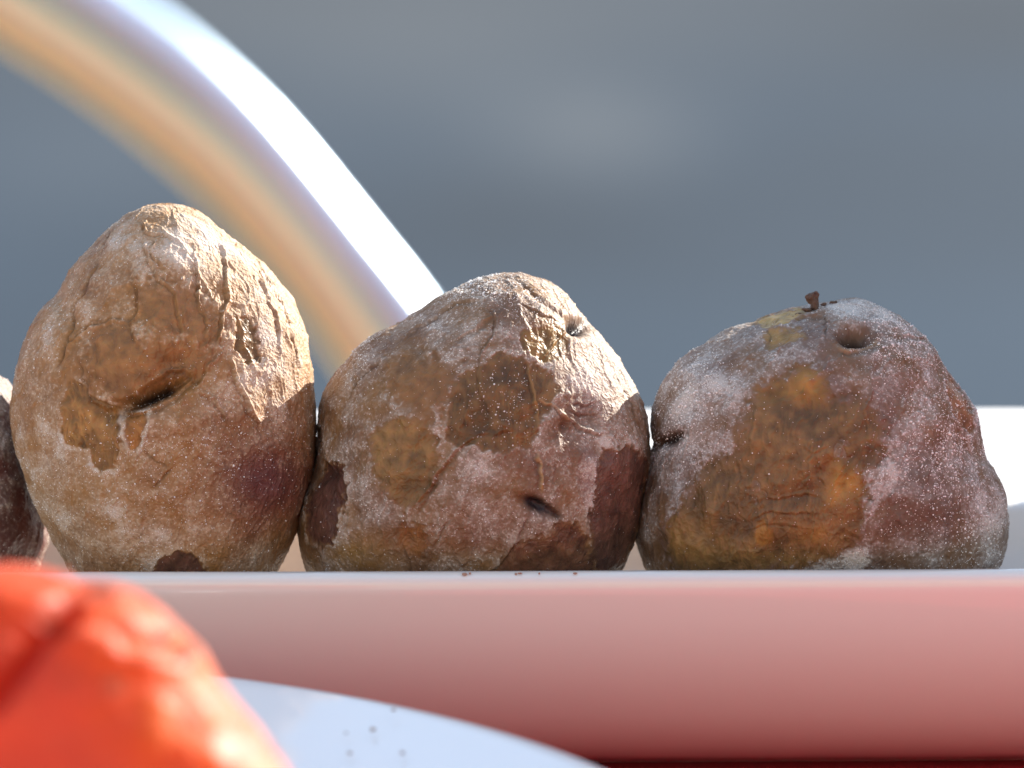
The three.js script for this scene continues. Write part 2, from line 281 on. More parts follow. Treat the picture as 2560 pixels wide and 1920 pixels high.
    const s = ss(0.02, 0.92, g), veil = ss(-0.1, 0.8, salt + 0.25 * mid) * 0.42;
    const cover = Math.min(0.94, Math.max(s * 0.86, veil));
    const sp = ss(0.60, 0.72, finer * 0.9 + 0.25 * N(x / 25, y / 25, z / 25 + e) + 0.12 * salt) * (1 - 0.8 * bare);
    const tone = 1 + 0.18 * n3 + 0.12 * fine; c[0] *= tone; c[1] *= tone; c[2] *= tone;
    const thick = 0.55 * ss(0.5, 1.1, salt), sc = cfg.saltColor; W[0] = sc[0] + (0.66 - sc[0]) * thick; W[1] = sc[1] + (0.60 - sc[1]) * thick; W[2] = sc[2] + (0.53 - sc[2]) * thick; mix3(c, W, cover); mix3(c, [0.62, 0.54, 0.46], sp * 0.5);
    h += 1.3 * ss(0.1, 0.7, salt) + 0.9 * s * mid; b += (0.9 * s + 0.35) * fine * grainy + 0.7 * s * finer * grainy + 0.8 * sp;
    rough = 0.5 + 0.4 * cover - 0.04 * bare;
    o.h = h; o.b = b; o.rough = Math.min(0.95, rough); o.salt = Math.max(s * 0.8, sp);
  };
  const unit = cfg.unit, q = cfg.quality ?? 1;
  const B = body({ outline, zf: cfg.depth[0], zb: cfg.depth[1], k: cfg.k ?? 2.15, nx: Math.round(620 * q), ny: Math.round(430 * q), tw: Math.round(1500 * q), th: Math.round(1150 * q), unit, shade });
  const t = tag(base(name, cfg.at), label, 'potato');
  t.rotation.x = THREE.MathUtils.degToRad(-10.5);
  add(t, 'skin', B.g, mat({ map: B.map, roughness: 1, roughnessMap: B.relief, bumpMap: B.relief, bumpScale: unit * 1.1, specularIntensity: 0.7 }));
  // salt crystals that stand on the skin
  const n = cfg.grains ?? 5000, list = [], m = new THREE.Matrix4(), qn = new THREE.Quaternion(), v = new THREE.Vector3(), nn = new THREE.Vector3(), sc = new THREE.Vector3(), P3 = B.g.attributes.position, N3 = B.g.attributes.normal;
  for (let tries = 0; list.length < n && tries < n * 30; tries++) {
    const c = Math.floor(rnd() * B.nx), r = Math.floor(rnd() * B.ny), s = B.salt(c / B.nx, r / B.ny), lat = (r / B.ny - 0.5) * Math.PI;
    if (rnd() > Math.cos(lat)) continue;
    const i = r * (B.nx + 1) + c; v.fromBufferAttribute(P3, i); nn.fromBufferAttribute(N3, i);
    let want = 0.012 + s * s * s, big = 0;
    for (const [gx, gy, rx, ry, d, bg] of cfg.grainZones ?? []) { const [lx, ly] = L([gx, gy]), gg = Math.exp(-(((v.x / unit - lx) / (rx * k)) ** 2) - ((v.y / unit - ly) / (ry * k)) ** 2); if (v.z > 0) { want += d * gg; big = Math.max(big, bg * gg); } }
    if (rnd() > want) continue;
    const size = (0.00004 + 0.00005 * rnd() * rnd() + (rnd() < 0.03 ? 0.00007 : 0)) * (1 + big * rnd());
    qn.set(rnd() - 0.5, rnd() - 0.5, rnd() - 0.5, rnd() - 0.5).normalize(); sc.setScalar(size); v.addScaledVector(nn, size * 0.25);
    list.push(m.clone().compose(v, qn, sc));
  }
  const I = new THREE.InstancedMesh(saltCrystal, saltMat, list.length); list.forEach((M, i) => I.setMatrixAt(i, M));
  I.name = 'salt_grains'; I.userData.kind = 'stuff'; I.castShadow = I.receiveShadow = true; t.add(I);
  return { t, B, L };
}

const saltWarm = [0.475, 0.34, 0.225], saltCool = [0.44, 0.41, 0.375], saltPink = [0.43, 0.36, 0.295];
const orange = [0.29, 0.135, 0.037], brown = [0.17, 0.075, 0.028], redBrown = [0.11, 0.036, 0.022], darkRed = [0.075, 0.024, 0.017], ochre = [0.27, 0.13, 0.03], gold = [0.46, 0.25, 0.045];

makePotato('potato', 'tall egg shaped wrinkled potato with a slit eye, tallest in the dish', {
  center: [355, 900], at: [-0.0535, 0.0468, -0.03], unit: 7.12e-5, view: [0.5, 0, 414.8], seed: 1, depth: [300, 300], salt: 0.36, lump: 4, crease: 0.75, folds: 2.6, wrinkle: 0.85, grains: 6500,
  skin: [orange, [0.22, 0.10, 0.035]], saltColor: saltWarm,
  outline: [[355, 438], [400, 445], [440, 465], [480, 500], [515, 527], [560, 560], [600, 603], [635, 660], [660, 722], [672, 785], [677, 850], [682, 925], [682, 965], [675, 1025], [660, 1085], [640, 1140], [620, 1190], [598, 1232], [550, 1300], [460, 1352], [370, 1366], [270, 1350], [195, 1295], [150, 1232], [112, 1160], [84, 1100], [57, 1030], [34, 960], [25, 900], [29, 845], [44, 770], [64, 710], [95, 660], [124, 636], [142, 596], [178, 552], [210, 520], [245, 485], [290, 455], [322, 442]],
  dents: [[700, 875, 170, 40, 24, -36, 0.0], [690, 880, 115, 24, 24, -40, 1.0], [760, 850, 40, 16, 30, -10, 0.9], [600, 690, 190, 120, 10, 20], [790, 745, 110, 55, 20, -16], [540, 940, 120, 40, 10, -10], [760, 1000, 200, 60, 10, 10], [1080, 660, 70, 110, 0, -3], [290, 430, 60, 160, -28, -7], [1100, 950, 60, 160, 25, 6], [450, 1000, 110, 180, 10, -6]],
  veins: [[[[525, 945], [600, 952], [690, 930], [790, 870], [860, 800], [880, 720]], 5, 7], [[[500, 900], [620, 860], [740, 780], [830, 760], [880, 790]], 4, 5], [[[590, 330], [622, 430], [632, 520], [600, 575], [622, 645], [660, 705]], 3.5, 6], [[[860, 280], [890, 400], [880, 480], [935, 580], [900, 700]], 3, 5], [[[965, 220], [1003, 380], [1002, 470], [975, 600], [955, 690]], 3.5, 6], [[[450, 260], [400, 410], [345, 490], [335, 600], [300, 700], [280, 790]], 4, -7], [[[645, 170], [655, 280], [705, 380], [795, 445], [812, 560], [822, 650]], 3, 5], [[[1100, 270], [1180, 400], [1242, 520], [1280, 680], [1312, 790]], 3.5, -6], [[[600, 575], [520, 570], [440, 592], [330, 670], [285, 770]], 3, 5], [[[480, 120], [455, 250]], 3, -4], [[[1010, 710], [1060, 850], [1112, 960], [1165, 1055]], 4, 6], [[[900, 850], [962, 900], [1005, 1010]], 3, 5], [[[690, 1265], [785, 1190]], 3, -5], [[[660, 1110], [705, 1160], [765, 1185]], 2.5, -4], [[[1040, 870], [1080, 930], [1100, 970]], 3, 5], [[[620, 130], [660, 180], [720, 195], [800, 215]], 2.5, 5], [[[690, 210], [680, 290], [720, 330]], 2.5, 4], [[[380, 700], [400, 790], [430, 900], [500, 960]], 3, 5], [[[540, 940], [560, 1030], [590, 1110]], 5, 5, [0.5, 0.4, 0.31]], [[[980, 700], [930, 760], [870, 850]], 3, 4], [[[1130, 330], [1160, 430], [1210, 560], [1230, 700]], 2.5, 4]],
  patches: [
    { p: [[322, 830], [350, 810], [400, 860], [480, 915], [540, 940], [550, 1010], [552, 1130], [530, 1180], [480, 1205], [440, 1180], [410, 1110], [330, 1085], [305, 1030], [310, 930]], color: [0.27, 0.125, 0.032], stri: 1.1, ang: 0.12, fray: 5 },
    { p: [[575, 955], [660, 945], [655, 1030], [625, 1100], [595, 1112], [580, 1040]], color: [0.28, 0.11, 0.022], stri: 0.8, fray: 4 },
    { p: [[1040, 540], [1110, 560], [1135, 640], [1130, 740], [1080, 750], [1040, 680]], color: [0.17, 0.09, 0.03], stri: 0.3, fray: 8, soft: 6, take: 0.7, lip: 0.2 },
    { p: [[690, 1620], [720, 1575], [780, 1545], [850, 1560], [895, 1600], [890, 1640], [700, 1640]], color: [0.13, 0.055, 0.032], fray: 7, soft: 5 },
    { p: [[430, 600], [560, 590], [660, 690], [860, 640], [900, 700], [860, 780], [700, 830], [560, 900], [480, 860], [420, 740]], color: [0.22, 0.10, 0.03], soft: 26, fray: 22, take: 0.55, lip: 0, tint: 0.8 },
    { p: [[600, 420], [700, 380], [860, 400], [960, 520], [960, 640], [840, 660], [720, 640], [640, 540]], color: [0.22, 0.10, 0.03], soft: 20, fray: 20, take: 0.4, lip: 0, tint: 0.7 }],
  zones: [[560, 190, 130, 90, 0.35], [850, 230, 180, 130, 0.5], [1150, 800, 130, 190, 0.35], [300, 1300, 260, 220, 0.25], [250, 620, 60, 200, 0.3], [740, 1500, 120, 70, 0.25], [700, 1270, 160, 120, -0.15], [300, 780, 120, 120, -0.2, orange, 0.5], [800, 720, 140, 60, -0.4, [0.20, 0.065, 0.018], 0.7], [500, 480, 100, 100, -0.2], [1160, 1240, 260, 240, -0.42, [0.105, 0.036, 0.03], 1.0], [250, 1050, 150, 250, 0.1], [640, 810, 150, 50, -0.3, [0.17, 0.06, 0.018], 0.8], [1120, 500, 130, 260, 0.35], [700, 300, 200, 90, 0.3]],  // real salt and bare skin, with sun whitening and side shade painted in
  grainZones: [[850, 1150, 400, 300, 0.15, 0.3]],
});

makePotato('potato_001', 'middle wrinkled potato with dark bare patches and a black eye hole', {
  center: [1020, 950], at: [-0.0061, 0.0431, -0.03], unit: 7.12e-5, view: [0.4168, 622, 570], seed: 2, depth: [300, 300], salt: 0.24, lump: 5, wrinkle: 0.75, grains: 6000,
  skin: [[0.21, 0.107, 0.038], [0.155, 0.080, 0.040]], saltColor: saltPink,
  outline: [[1100, 588], [1045, 594], [998, 613], [940, 647], [885, 684], [830, 712], [778, 744], [745, 778], [719, 813], [700, 850], [688, 895], [680, 950], [672, 1010], [658, 1065], [645, 1120], [645, 1175], [660, 1235], [700, 1300], [780, 1345], [950, 1377], [1150, 1372], [1285, 1312], [1340, 1240], [1352, 1215], [1370, 1160], [1386, 1108], [1396, 1058], [1403, 1010], [1402, 958], [1396, 910], [1380, 858], [1356, 815], [1331, 774], [1302, 735], [1268, 690], [1230, 642], [1182, 604], [1135, 590]],
  dents: [[1500, 322, 46, 36, -20, -34, 1.6], [1300, 1245, 90, 34, -24, -22, 1.5], [1395, 1295, 30, 14, -20, -8, 0.8], [680, 440, 50, 40, 0, -8, 0.25], [1440, 830, 22, 26, 0, -7, 0.5], [220, 1085, 60, 50, 0, -16, 0.5], [1540, 780, 130, 70, -20, -16, 0.18], [1500, 880, 140, 60, -20, -10], [620, 1400, 70, 60, 0, -8, 0.1], [1090, 700, 200, 200, 0, 8], [1330, 420, 120, 120, 0, -7], [1250, 820, 60, 200, 0, -6], [560, 1000, 170, 190, 0, 6], [1440, 700, 60, 90, 0, 6], [900, 1250, 250, 160, 20, 5], [120, 1000, 90, 160, 0, -10]],
  veins: [[[[540, 405], [700, 310], [850, 200], [960, 185], [1020, 178]], 3, 5], [[[850, 412], [950, 352], [1020, 292], [1060, 280]], 3, 5], [[[1040, 220], [1082, 300], [1070, 370], [1018, 450], [1000, 500]], 3, 5], [[[1175, 62], [1262, 150], [1352, 222], [1452, 290]], 5, -9], [[[640, 1275], [742, 1130], [802, 1030], [880, 952], [975, 890]], 4.5, 8], [[[665, 1285], [705, 1220], [760, 1120]], 3, 4], [[[1300, 960], [1302, 1060], [1312, 1170]], 3.5, 6, [0.42, 0.24, 0.08]], [[[1240, 500], [1272, 680], [1302, 840]], 3, 5, [0.3, 0.16, 0.05]], [[[1000, 480], [1002, 640], [1032, 750], [1062, 765]], 2.5, 4], [[[930, 620], [940, 740], [920, 860]], 2.2, 3], [[[1300, 690], [1400, 762], [1475, 802]], 3, 7, [0.42, 0.25, 0.12]], [[[1010, 1592], [1100, 1522], [1182, 1430], [1222, 1300]], 3.5, 6], [[[750, 1452], [790, 1370], [842, 1285]], 2.5, 4], [[[300, 700], [402, 560], [482, 520]], 3, -4], [[[340, 480], [380, 540], [360, 640]], 3, 4], [[[1475, 800], [1560, 850], [1650, 880]], 3, 6], [[[1450, 740], [1530, 770], [1620, 760]], 2.5, 5], [[[1470, 700], [1540, 720], [1610, 700]], 2.5, 4], [[[1200, 200], [1300, 260], [1420, 300]], 2.5, 5], [[[1320, 480], [1380, 420], [1440, 350]], 2.5, 5], [[[1640, 480], [1700, 600], [1780, 720], [1790, 820]], 3, -5], [[[100, 1400], [170, 1490], [240, 1560]], 3, 4], [[[600, 1430], [640, 1500], [660, 1590]], 2.5, 4], [[[940, 880], [1060, 880], [1180, 850]], 2.5, 3]],
  patches: [
    { p: [[1090, 475], [1180, 480], [1250, 530], [1320, 545], [1390, 640], [1370, 690], [1340, 740], [1300, 800], [1290, 880], [1240, 940], [1130, 955], [1000, 950], [830, 915], [840, 760], [860, 650], [930, 570], [1030, 530]], color: [0.155, 0.078, 0.024], stri: 0.7, fray: 7, soft: 8 },
    { p: [[460, 870], [560, 810], [690, 800], [760, 900], [782, 990], [750, 1100], [700, 1200], [620, 1260], [540, 1190], [480, 1080], [450, 960]], color: [0.205, 0.108, 0.032], soft: 10, fray: 12, lip: 0.4, take: 0.9, stri: 0.25 },
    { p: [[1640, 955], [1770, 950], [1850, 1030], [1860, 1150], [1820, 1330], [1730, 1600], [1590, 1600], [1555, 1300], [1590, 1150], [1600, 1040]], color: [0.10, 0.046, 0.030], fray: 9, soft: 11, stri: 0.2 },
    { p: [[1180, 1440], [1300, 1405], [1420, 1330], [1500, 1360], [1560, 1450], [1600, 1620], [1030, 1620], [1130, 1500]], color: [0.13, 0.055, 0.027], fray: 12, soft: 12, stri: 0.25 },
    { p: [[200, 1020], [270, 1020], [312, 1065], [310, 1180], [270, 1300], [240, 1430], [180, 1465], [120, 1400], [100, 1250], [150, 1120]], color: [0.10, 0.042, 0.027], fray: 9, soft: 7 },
    { p: [[1220, 350], [1330, 320], [1430, 335], [1455, 400], [1400, 480], [1330, 512], [1250, 460], [1205, 400]], color: [0.20, 0.11, 0.03], stri: 0.6, ang: 0.7, fray: 8, soft: 6, lip: 0.3 },
    { p: [[560, 520], [760, 480], [860, 560], [830, 680], [740, 760], [600, 720], [540, 620]], color: [0.20, 0.09, 0.025], soft: 25, fray: 24, take: 0.4, lip: 0, tint: 0.7 },
    { p: [[560, 1340], [700, 1340], [740, 1440], [680, 1500], [560, 1470]], color: [0.20, 0.085, 0.025], soft: 10, fray: 18, take: 0.6, lip: 0, tint: 0.9 }],
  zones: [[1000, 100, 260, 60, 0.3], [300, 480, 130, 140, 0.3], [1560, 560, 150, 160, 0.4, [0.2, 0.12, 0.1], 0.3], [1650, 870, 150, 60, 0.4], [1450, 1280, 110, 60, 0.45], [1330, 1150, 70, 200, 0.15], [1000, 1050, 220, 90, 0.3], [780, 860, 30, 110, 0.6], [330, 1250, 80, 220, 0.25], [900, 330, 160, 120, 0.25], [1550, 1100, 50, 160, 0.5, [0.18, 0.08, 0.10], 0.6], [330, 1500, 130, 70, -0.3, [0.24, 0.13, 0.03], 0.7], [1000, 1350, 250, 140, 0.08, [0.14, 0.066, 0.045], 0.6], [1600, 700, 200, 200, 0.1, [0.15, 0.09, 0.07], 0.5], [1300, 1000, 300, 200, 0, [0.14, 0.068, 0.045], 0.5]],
  grainZones: [[1000, 110, 300, 90, 0.35, 1.2], [1100, 720, 220, 220, 0.10, 0.8], [1250, 190, 160, 80, 0.3, 1.0], [330, 330, 120, 200, 0.3, 0.8]],
});

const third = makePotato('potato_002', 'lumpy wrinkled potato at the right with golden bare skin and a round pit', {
  center: [1780, 990], at: [0.0481, 0.0402, -0.03], unit: 7.12e-5, view: [0.3958, 1348, 605], seed: 3, depth: [300, 310], salt: 0.2, lump: 6, wrinkle: 0.6, grains: 8000,
  skin: [[0.17, 0.092, 0.042], [0.135, 0.080, 0.055]], saltColor: saltCool,
  outline: [[1823, 649], [1780, 655], [1744, 662], [1684, 670], [1625, 694], [1566, 715], [1522, 744], [1480, 768], [1455, 793], [1435, 824], [1417, 862], [1407, 906], [1404, 953], [1393, 1040], [1379, 1100], [1374, 1159], [1383, 1200], [1393, 1236], [1435, 1296], [1520, 1344], [1700, 1378], [1900, 1374], [2070, 1320], [2144, 1240], [2164, 1211], [2176, 1159], [2177, 1108], [2167, 1060], [2148, 1021], [2129, 989], [2116, 941], [2104, 885], [2084, 852], [2060, 822], [2037, 787], [2013, 747], [1981, 710], [1942, 683], [1902, 663], [1863, 650]],
  dents: [[1235, 308, 86, 48, -8, -36, 0.45], [1242, 300, 58, 30, -8, -30, 1.0], [225, 865, 75, 26, 20, -18, 1.0], [1050, 1040, 60, 70, 0, -10, 0.18], [1010, 1150, 260, 60, 8, -6], [1800, 700, 60, 140, 30, -8], [1900, 1000, 80, 200, 20, -10], [1650, 1200, 250, 250, 0, 8], [350, 800, 60, 60, 0, 5], [1090, 700, 180, 140, 0, -7], [800, 1330, 300, 160, 0, 5], [1450, 500, 120, 90, -30, 5], [980, 560, 100, 70, 0, 3], [735, 1370, 45, 45, 0, 3], [650, 260, 120, 40, 15, -4]],
  veins: [[[[1125, 360], [1180, 378], [1260, 372], [1330, 350], [1375, 318]], 5, 7, [0.3, 0.17, 0.08]], [[[900, 225], [960, 190], [1070, 178]], 4, 5, [0.16, 0.07, 0.03]], [[[1460, 300], [1560, 300], [1640, 310], [1700, 390]], 3.5, 5], [[[1030, 910], [990, 980], [985, 1070], [920, 1130]], 3, 4], [[[1060, 960], [1020, 1010], [1030, 1080], [1080, 1120]], 2.5, 4], [[[940, 900], [1010, 920], [1080, 900]], 2.5, 4], [[[700, 680], [690, 780], [670, 860]], 2.5, 3], [[[660, 1290], [780, 1240], [900, 1250], [1010, 1240]], 3, 4], [[[640, 1340], [800, 1310], [980, 1320]], 2.5, 3], [[[1270, 640], [1290, 760], [1300, 850]], 2.5, 3], [[[700, 1190], [820, 1180], [960, 1150], [1060, 1180]], 2.5, 4], [[[1790, 760], [1850, 820], [1900, 930]], 4, 4], [[[290, 820], [200, 850], [160, 900]], 4, -6], [[[1085, 170], [1100, 260], [1090, 330]], 3, 4], [[[1270, 1185], [1330, 1178]], 2, -3], [[[760, 260], [780, 300], [760, 340]], 2.5, -4], [[[600, 950], [620, 1080], [600, 1200]], 2.5, 3]],
  patches: [
    { p: [[880, 505], [960, 495], [1050, 540], [1075, 640], [1250, 640], [1300, 720], [1385, 850], [1395, 930], [1335, 1000], [1250, 1010], [1268, 1100], [1270, 1190], [1255, 1330], [1200, 1430], [1110, 1480], [960, 1530], [780, 1560], [560, 1590], [260, 1590], [205, 1480], [250, 1300], [400, 1120], [430, 980], [580, 945], [610, 830], [660, 700], [720, 610], [800, 560]], color: [0.175, 0.094, 0.031], stri: 0.6, fray: 20, soft: 20, take: 0.7, lip: 0.4, ang: 0.1 },
    { p: [[740, 610], [840, 560], [960, 500], [1040, 545], [1055, 640], [960, 670], [840, 640], [760, 660]], color: [0.30, 0.15, 0.028], soft: 26, fray: 16, take: 0.2, lip: 0, tint: 0.8 },
    { p: [[1080, 1080], [1120, 950], [1190, 1000], [1250, 1040], [1262, 1120], [1180, 1170], [1090, 1200]], color: [0.32, 0.16, 0.028], soft: 24, fray: 14, take: 0.2, lip: 0, tint: 0.85 },
    { p: [[700, 1320], [745, 1305], [785, 1350], [775, 1410], [720, 1425], [695, 1380]], color: [0.27, 0.13, 0.026], soft: 5, fray: 5, take: 0.3, lip: 0.1, tint: 0.9 },
    { p: [[940, 1330], [1040, 1320], [1070, 1370], [1010, 1420], [940, 1390]], color: [0.25, 0.125, 0.028], soft: 20, fray: 12, take: 0.2, lip: 0, tint: 0.8 },
    { p: [[230, 1330], [420, 1300], [560, 1400], [520, 1500], [300, 1520], [210, 1440]], color: [0.24, 0.125, 0.035], soft: 25, fray: 20, take: 0.2, lip: 0, tint: 0.7 },
    { p: [[740, 320], [790, 270], [940, 270], [950, 310], [880, 345], [770, 370]], color: [0.34, 0.20, 0.055], soft: 10, fray: 9, take: 0.7, lip: 0.1, tint: 0.85 },
    { p: [[690, 230], [800, 180], [960, 150], [990, 170], [900, 230], [780, 260]], color: [0.40, 0.26, 0.09], soft: 4, fray: 6, take: 0.7, lip: 0.2 },
    { p: [[1745, 500], [1800, 555], [1880, 690], [1895, 840], [1830, 800], [1775, 700], [1735, 600]], color: [0.20, 0.10, 0.05], soft: 3, fray: 4, deep: -4 },
    { p: [[1120, 880], [1190, 860], [1195, 940], [1150, 975], [1105, 930]], soft: 4, fray: 14, take: -0.75 },
    { p: [[1270, 1020], [1330, 1005], [1400, 955], [1465, 1040], [1390, 1140], [1345, 1220], [1275, 1340], [1255, 1180], [1265, 1090]], soft: 4, fray: 10, take: -0.6 },
    { p: [[640, 1130], [700, 1080], [740, 1130], [700, 1200], [650, 1180]], soft: 5, fray: 24, take: -0.7 },
    { p: [[1150, 1470], [1290, 1440], [1300, 1540], [1150, 1620], [940, 1620], [960, 1560]], soft: 6, fray: 20, take: -0.7 }],
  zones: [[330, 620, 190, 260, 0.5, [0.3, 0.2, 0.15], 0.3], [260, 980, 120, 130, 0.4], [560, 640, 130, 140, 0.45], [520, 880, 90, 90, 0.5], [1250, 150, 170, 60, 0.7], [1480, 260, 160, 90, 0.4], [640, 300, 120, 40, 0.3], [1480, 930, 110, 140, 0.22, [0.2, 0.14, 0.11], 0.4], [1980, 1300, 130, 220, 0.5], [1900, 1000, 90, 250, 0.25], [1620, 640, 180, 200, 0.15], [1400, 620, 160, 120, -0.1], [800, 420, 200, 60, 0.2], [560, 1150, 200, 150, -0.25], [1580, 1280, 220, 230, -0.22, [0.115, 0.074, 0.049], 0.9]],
  grainZones: [[1700, 950, 330, 500, 0.30, 1.3], [330, 650, 220, 320, 0.4, 1.2], [1480, 330, 200, 180, 0.35, 1.2], [1900, 1350, 200, 300, 0.3, 1.2]],
});
{ // a dried sprout and crumbs of stalk on its crown
  const g = [], U = 7.12e-5, at = (x, y, z, r, sx = 1, sy = 1) => { const q = new THREE.IcosahedronGeometry(r * U, 3), p = q.attributes.position; for (let i = 0; i < p.count; i++) { const v = new THREE.Vector3().fromBufferAttribute(p, i), m = 1 + 0.45 * N(v.x / U / 7 + x, v.y / U / 7, v.z / U / 7 + z) + 0.2 * N(v.x / U / 3, v.y / U / 3 + x, v.z / U / 3); p.setXYZ(i, v.x * m * sx, v.y * m * sy, v.z * m); } const [lx, ly] = third.L([x, y]); q.translate(lx * U, ly * U, z * U); g.push(q); };
  at(1018, 100, 70, 13, 0.9, 1); at(1038, 82, 68, 8); at(1000, 98, 72, 8); at(1030, 132, 72, 11, 0.8, 1.3); at(990, 162, 78, 7, 1.6, 0.6); at(945, 187, 85, 6, 1.6, 0.7); at(915, 208, 92, 6, 1, 1); at(1080, 132, 62, 5, 1.3, 0.8); at(1130, 122, 55, 5, 1.5, 0.7); at(1150, 118, 50, 3); at(1050, 168, 77, 4, 2.5, 0.5);
  const geo = mergeGeometries(g); geo.computeVertexNormals();
  const s = add(third.t, 'sprout', geo, mat({ color: new THREE.Color(0.10, 0.055, 0.035), roughness: 0.9 })); s.userData.label = 'dry brown sprout on the crown';
}
makePotato('potato_003', 'dark reddish potato cut off by the left edge of the photo', {
  center: [-130, 1060], at: [-0.0895, 0.0322, -0.043], unit: 7.24e-5, seed: 4, depth: [230, 230], salt: 0.12, lump: 5, wrinkle: 0.6, grains: 2500, quality: 0.6, skin: [[0.11, 0.036, 0.026], [0.08, 0.028, 0.022]], saltColor: saltPink,
  outline: [[-130, 770], [-60, 778], [-10, 797], [25, 825], [50, 880], [72, 950], [92, 1040], [104, 1120], [105, 1165], [92, 1210], [60, 1270], [0, 1312], [-130, 1330], [-260, 1310], [-340, 1220], [-355, 1100], [-330, 950], [-260, 830], [-190, 785]],
  zones: [[-10, 850, 70, 60, 0.5], [10, 960, 30, 90, 0.3]],
});

// ───────────────────────── tomato on the plate ─────────────────────────
{
  const cx = 130, cy = 1600, U = 5.54e-5, L = (q) => [q[0] - cx, cy - q[1]];
  const crease = [[165, 1305], [110, 1350], [70, 1410], [20, 1470], [-60, 1530]].map(L), fold = [[175, 1312], [250, 1322], [330, 1352], [400, 1372]].map(L);
  const near = (p, x, y) => { let b = 1e9, s = 0; for (let i = 1; i < p.length; i++) { const dx = p[i][0] - p[i - 1][0], dy = p[i][1] - p[i - 1][1], t = Math.min(1, Math.max(0, ((x - p[i - 1][0]) * dx + (y - p[i - 1][1]) * dy) / (dx * dx + dy * dy))), ex = x - p[i - 1][0] - t * dx, ey = y - p[i - 1][1] - t * dy, d = Math.hypot(ex, ey); if (d < b) { b = d; s = Math.sign(ex * dy - ey * dx); } } return b * s; };
  const shade = (q, o) => {
    const [x, y, z] = q, f = ss(-0.1, 0.2, q[5]);
    const n1 = fbm(x / 190, y / 190, z / 190 + 5, 2), n2 = N(x / 70, y / 70, z / 70);
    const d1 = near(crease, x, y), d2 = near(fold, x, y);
    let h = 24 * n1 + 5 * n2 + 2 * N(x / 30, y / 24, z / 30) + 1.5 * N(x / 14, y / 14, z / 14);
    h -= f * 70 * Math.exp(-((d1 / 36) ** 2)); h -= f * 24 * Math.exp(-((d2 / 20) ** 2));
    h += f * 14 * Math.exp(-(((d2 - 45) / 26) ** 2)) + f * 10 * Math.exp(-(((d1 + 45) / 30) ** 2));
    const c = o.c, edge = ss(60, 330, x + 0.5 * y - 40 * n1 - 30 * n2), top = ss(180, 330, y);  // edge: orange tint paints the backlit glow at the right side
    c[0] = 0.62; c[1] = 0.095; c[2] = 0.045;
    mix3(c, [0.74, 0.125, 0.018], 0.9 * edge); mix3(c, [0.76, 0.17, 0.022], ss(0.0, 0.4, n2 + n1) * edge * 0.8); mix3(c, [0.66, 0.12, 0.055], 0.7 * ss(-0.1, 0.5, fbm(x / 90 + 4, y / 60, z / 90, 3))); mix3(c, [0.75, 0.10, 0.012], top * 0.8);
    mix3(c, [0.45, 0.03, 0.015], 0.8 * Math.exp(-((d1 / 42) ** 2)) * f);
    let char = 0; for (const [px, py, a, b] of [[378, 1352, 16, 22], [240, 1262, 60, 14], [420, 1400, 14, 20], [150, 1300, 30, 16], [480, 1490, 12, 18], [285, 1450, 22, 16], [560, 1590, 12, 18], [90, 1235, 30, 10]]) char += Math.exp(-(((x - px + cx) / a) ** 2) - ((y - cy + py) / b) ** 2) * (0.6 + 0.8 * n2); mix3(c, [0.05, 0.03, 0.012], Math.min(0.9, Math.max(0, char * 1.1)) * f);
    o.h = h; o.b = N(x / 8, y / 8, z / 8) * 1.5; o.rough = 0.55 + 0.1 * n2; o.salt = 0;
  };
  const outline = [[130, 1218], [60, 1206], [0, 1207], [-80, 1215], [-170, 1260], [-250, 1350], [-310, 1480], [-365, 1640], [-390, 1850], [-370, 2050], [-280, 2200], [-100, 2250], [130, 2258], [350, 2255], [560, 2230], [720, 2140], [780, 1990], [760, 1850], [705, 1750], [640, 1660], [590, 1585], [540, 1530], [490, 1470], [440, 1400], [380, 1325], [330, 1280], [280, 1255], [200, 1240]].map(L);
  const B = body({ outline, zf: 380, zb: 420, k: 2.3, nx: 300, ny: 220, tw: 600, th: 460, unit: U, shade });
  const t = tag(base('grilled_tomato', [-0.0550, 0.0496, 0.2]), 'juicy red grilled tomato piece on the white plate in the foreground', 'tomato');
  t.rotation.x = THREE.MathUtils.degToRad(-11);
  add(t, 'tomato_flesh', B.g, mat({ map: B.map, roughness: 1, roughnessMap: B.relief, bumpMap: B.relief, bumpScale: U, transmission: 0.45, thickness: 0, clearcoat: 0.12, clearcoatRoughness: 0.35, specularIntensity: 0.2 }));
  // beads of juice and salt along the cut edge
  const drops = [[160, 1222], [30, 1216], [60, 1214], [100, 1220], [190, 1246], [455, 1425], [470, 1450], [500, 1490], [520, 1520], [590, 1590], [605, 1605], [640, 1655], [415, 1375], [490, 1510], [545, 1545], [-20, 1212]];
  const g = drops.map(([x, y]) => { const q = new THREE.SphereGeometry(1, 12, 8), r = (5 + 5 * rnd()) * U, [lx, ly] = L([x, y]); q.scale(r * 1.2, r, r); q.translate((lx - 2 + 6 * rnd()) * U, (ly - 4 + 6 * rnd()) * U, (10 + 90 * rnd()) * U); return q; });
  add(t, 'juice_beads', mergeGeometries(g), mat({ color: 0xffffff, roughness: 0.05, transmission: 1, thickness: 0.001, ior: 1.35 })).userData.kind = 'stuff';
}

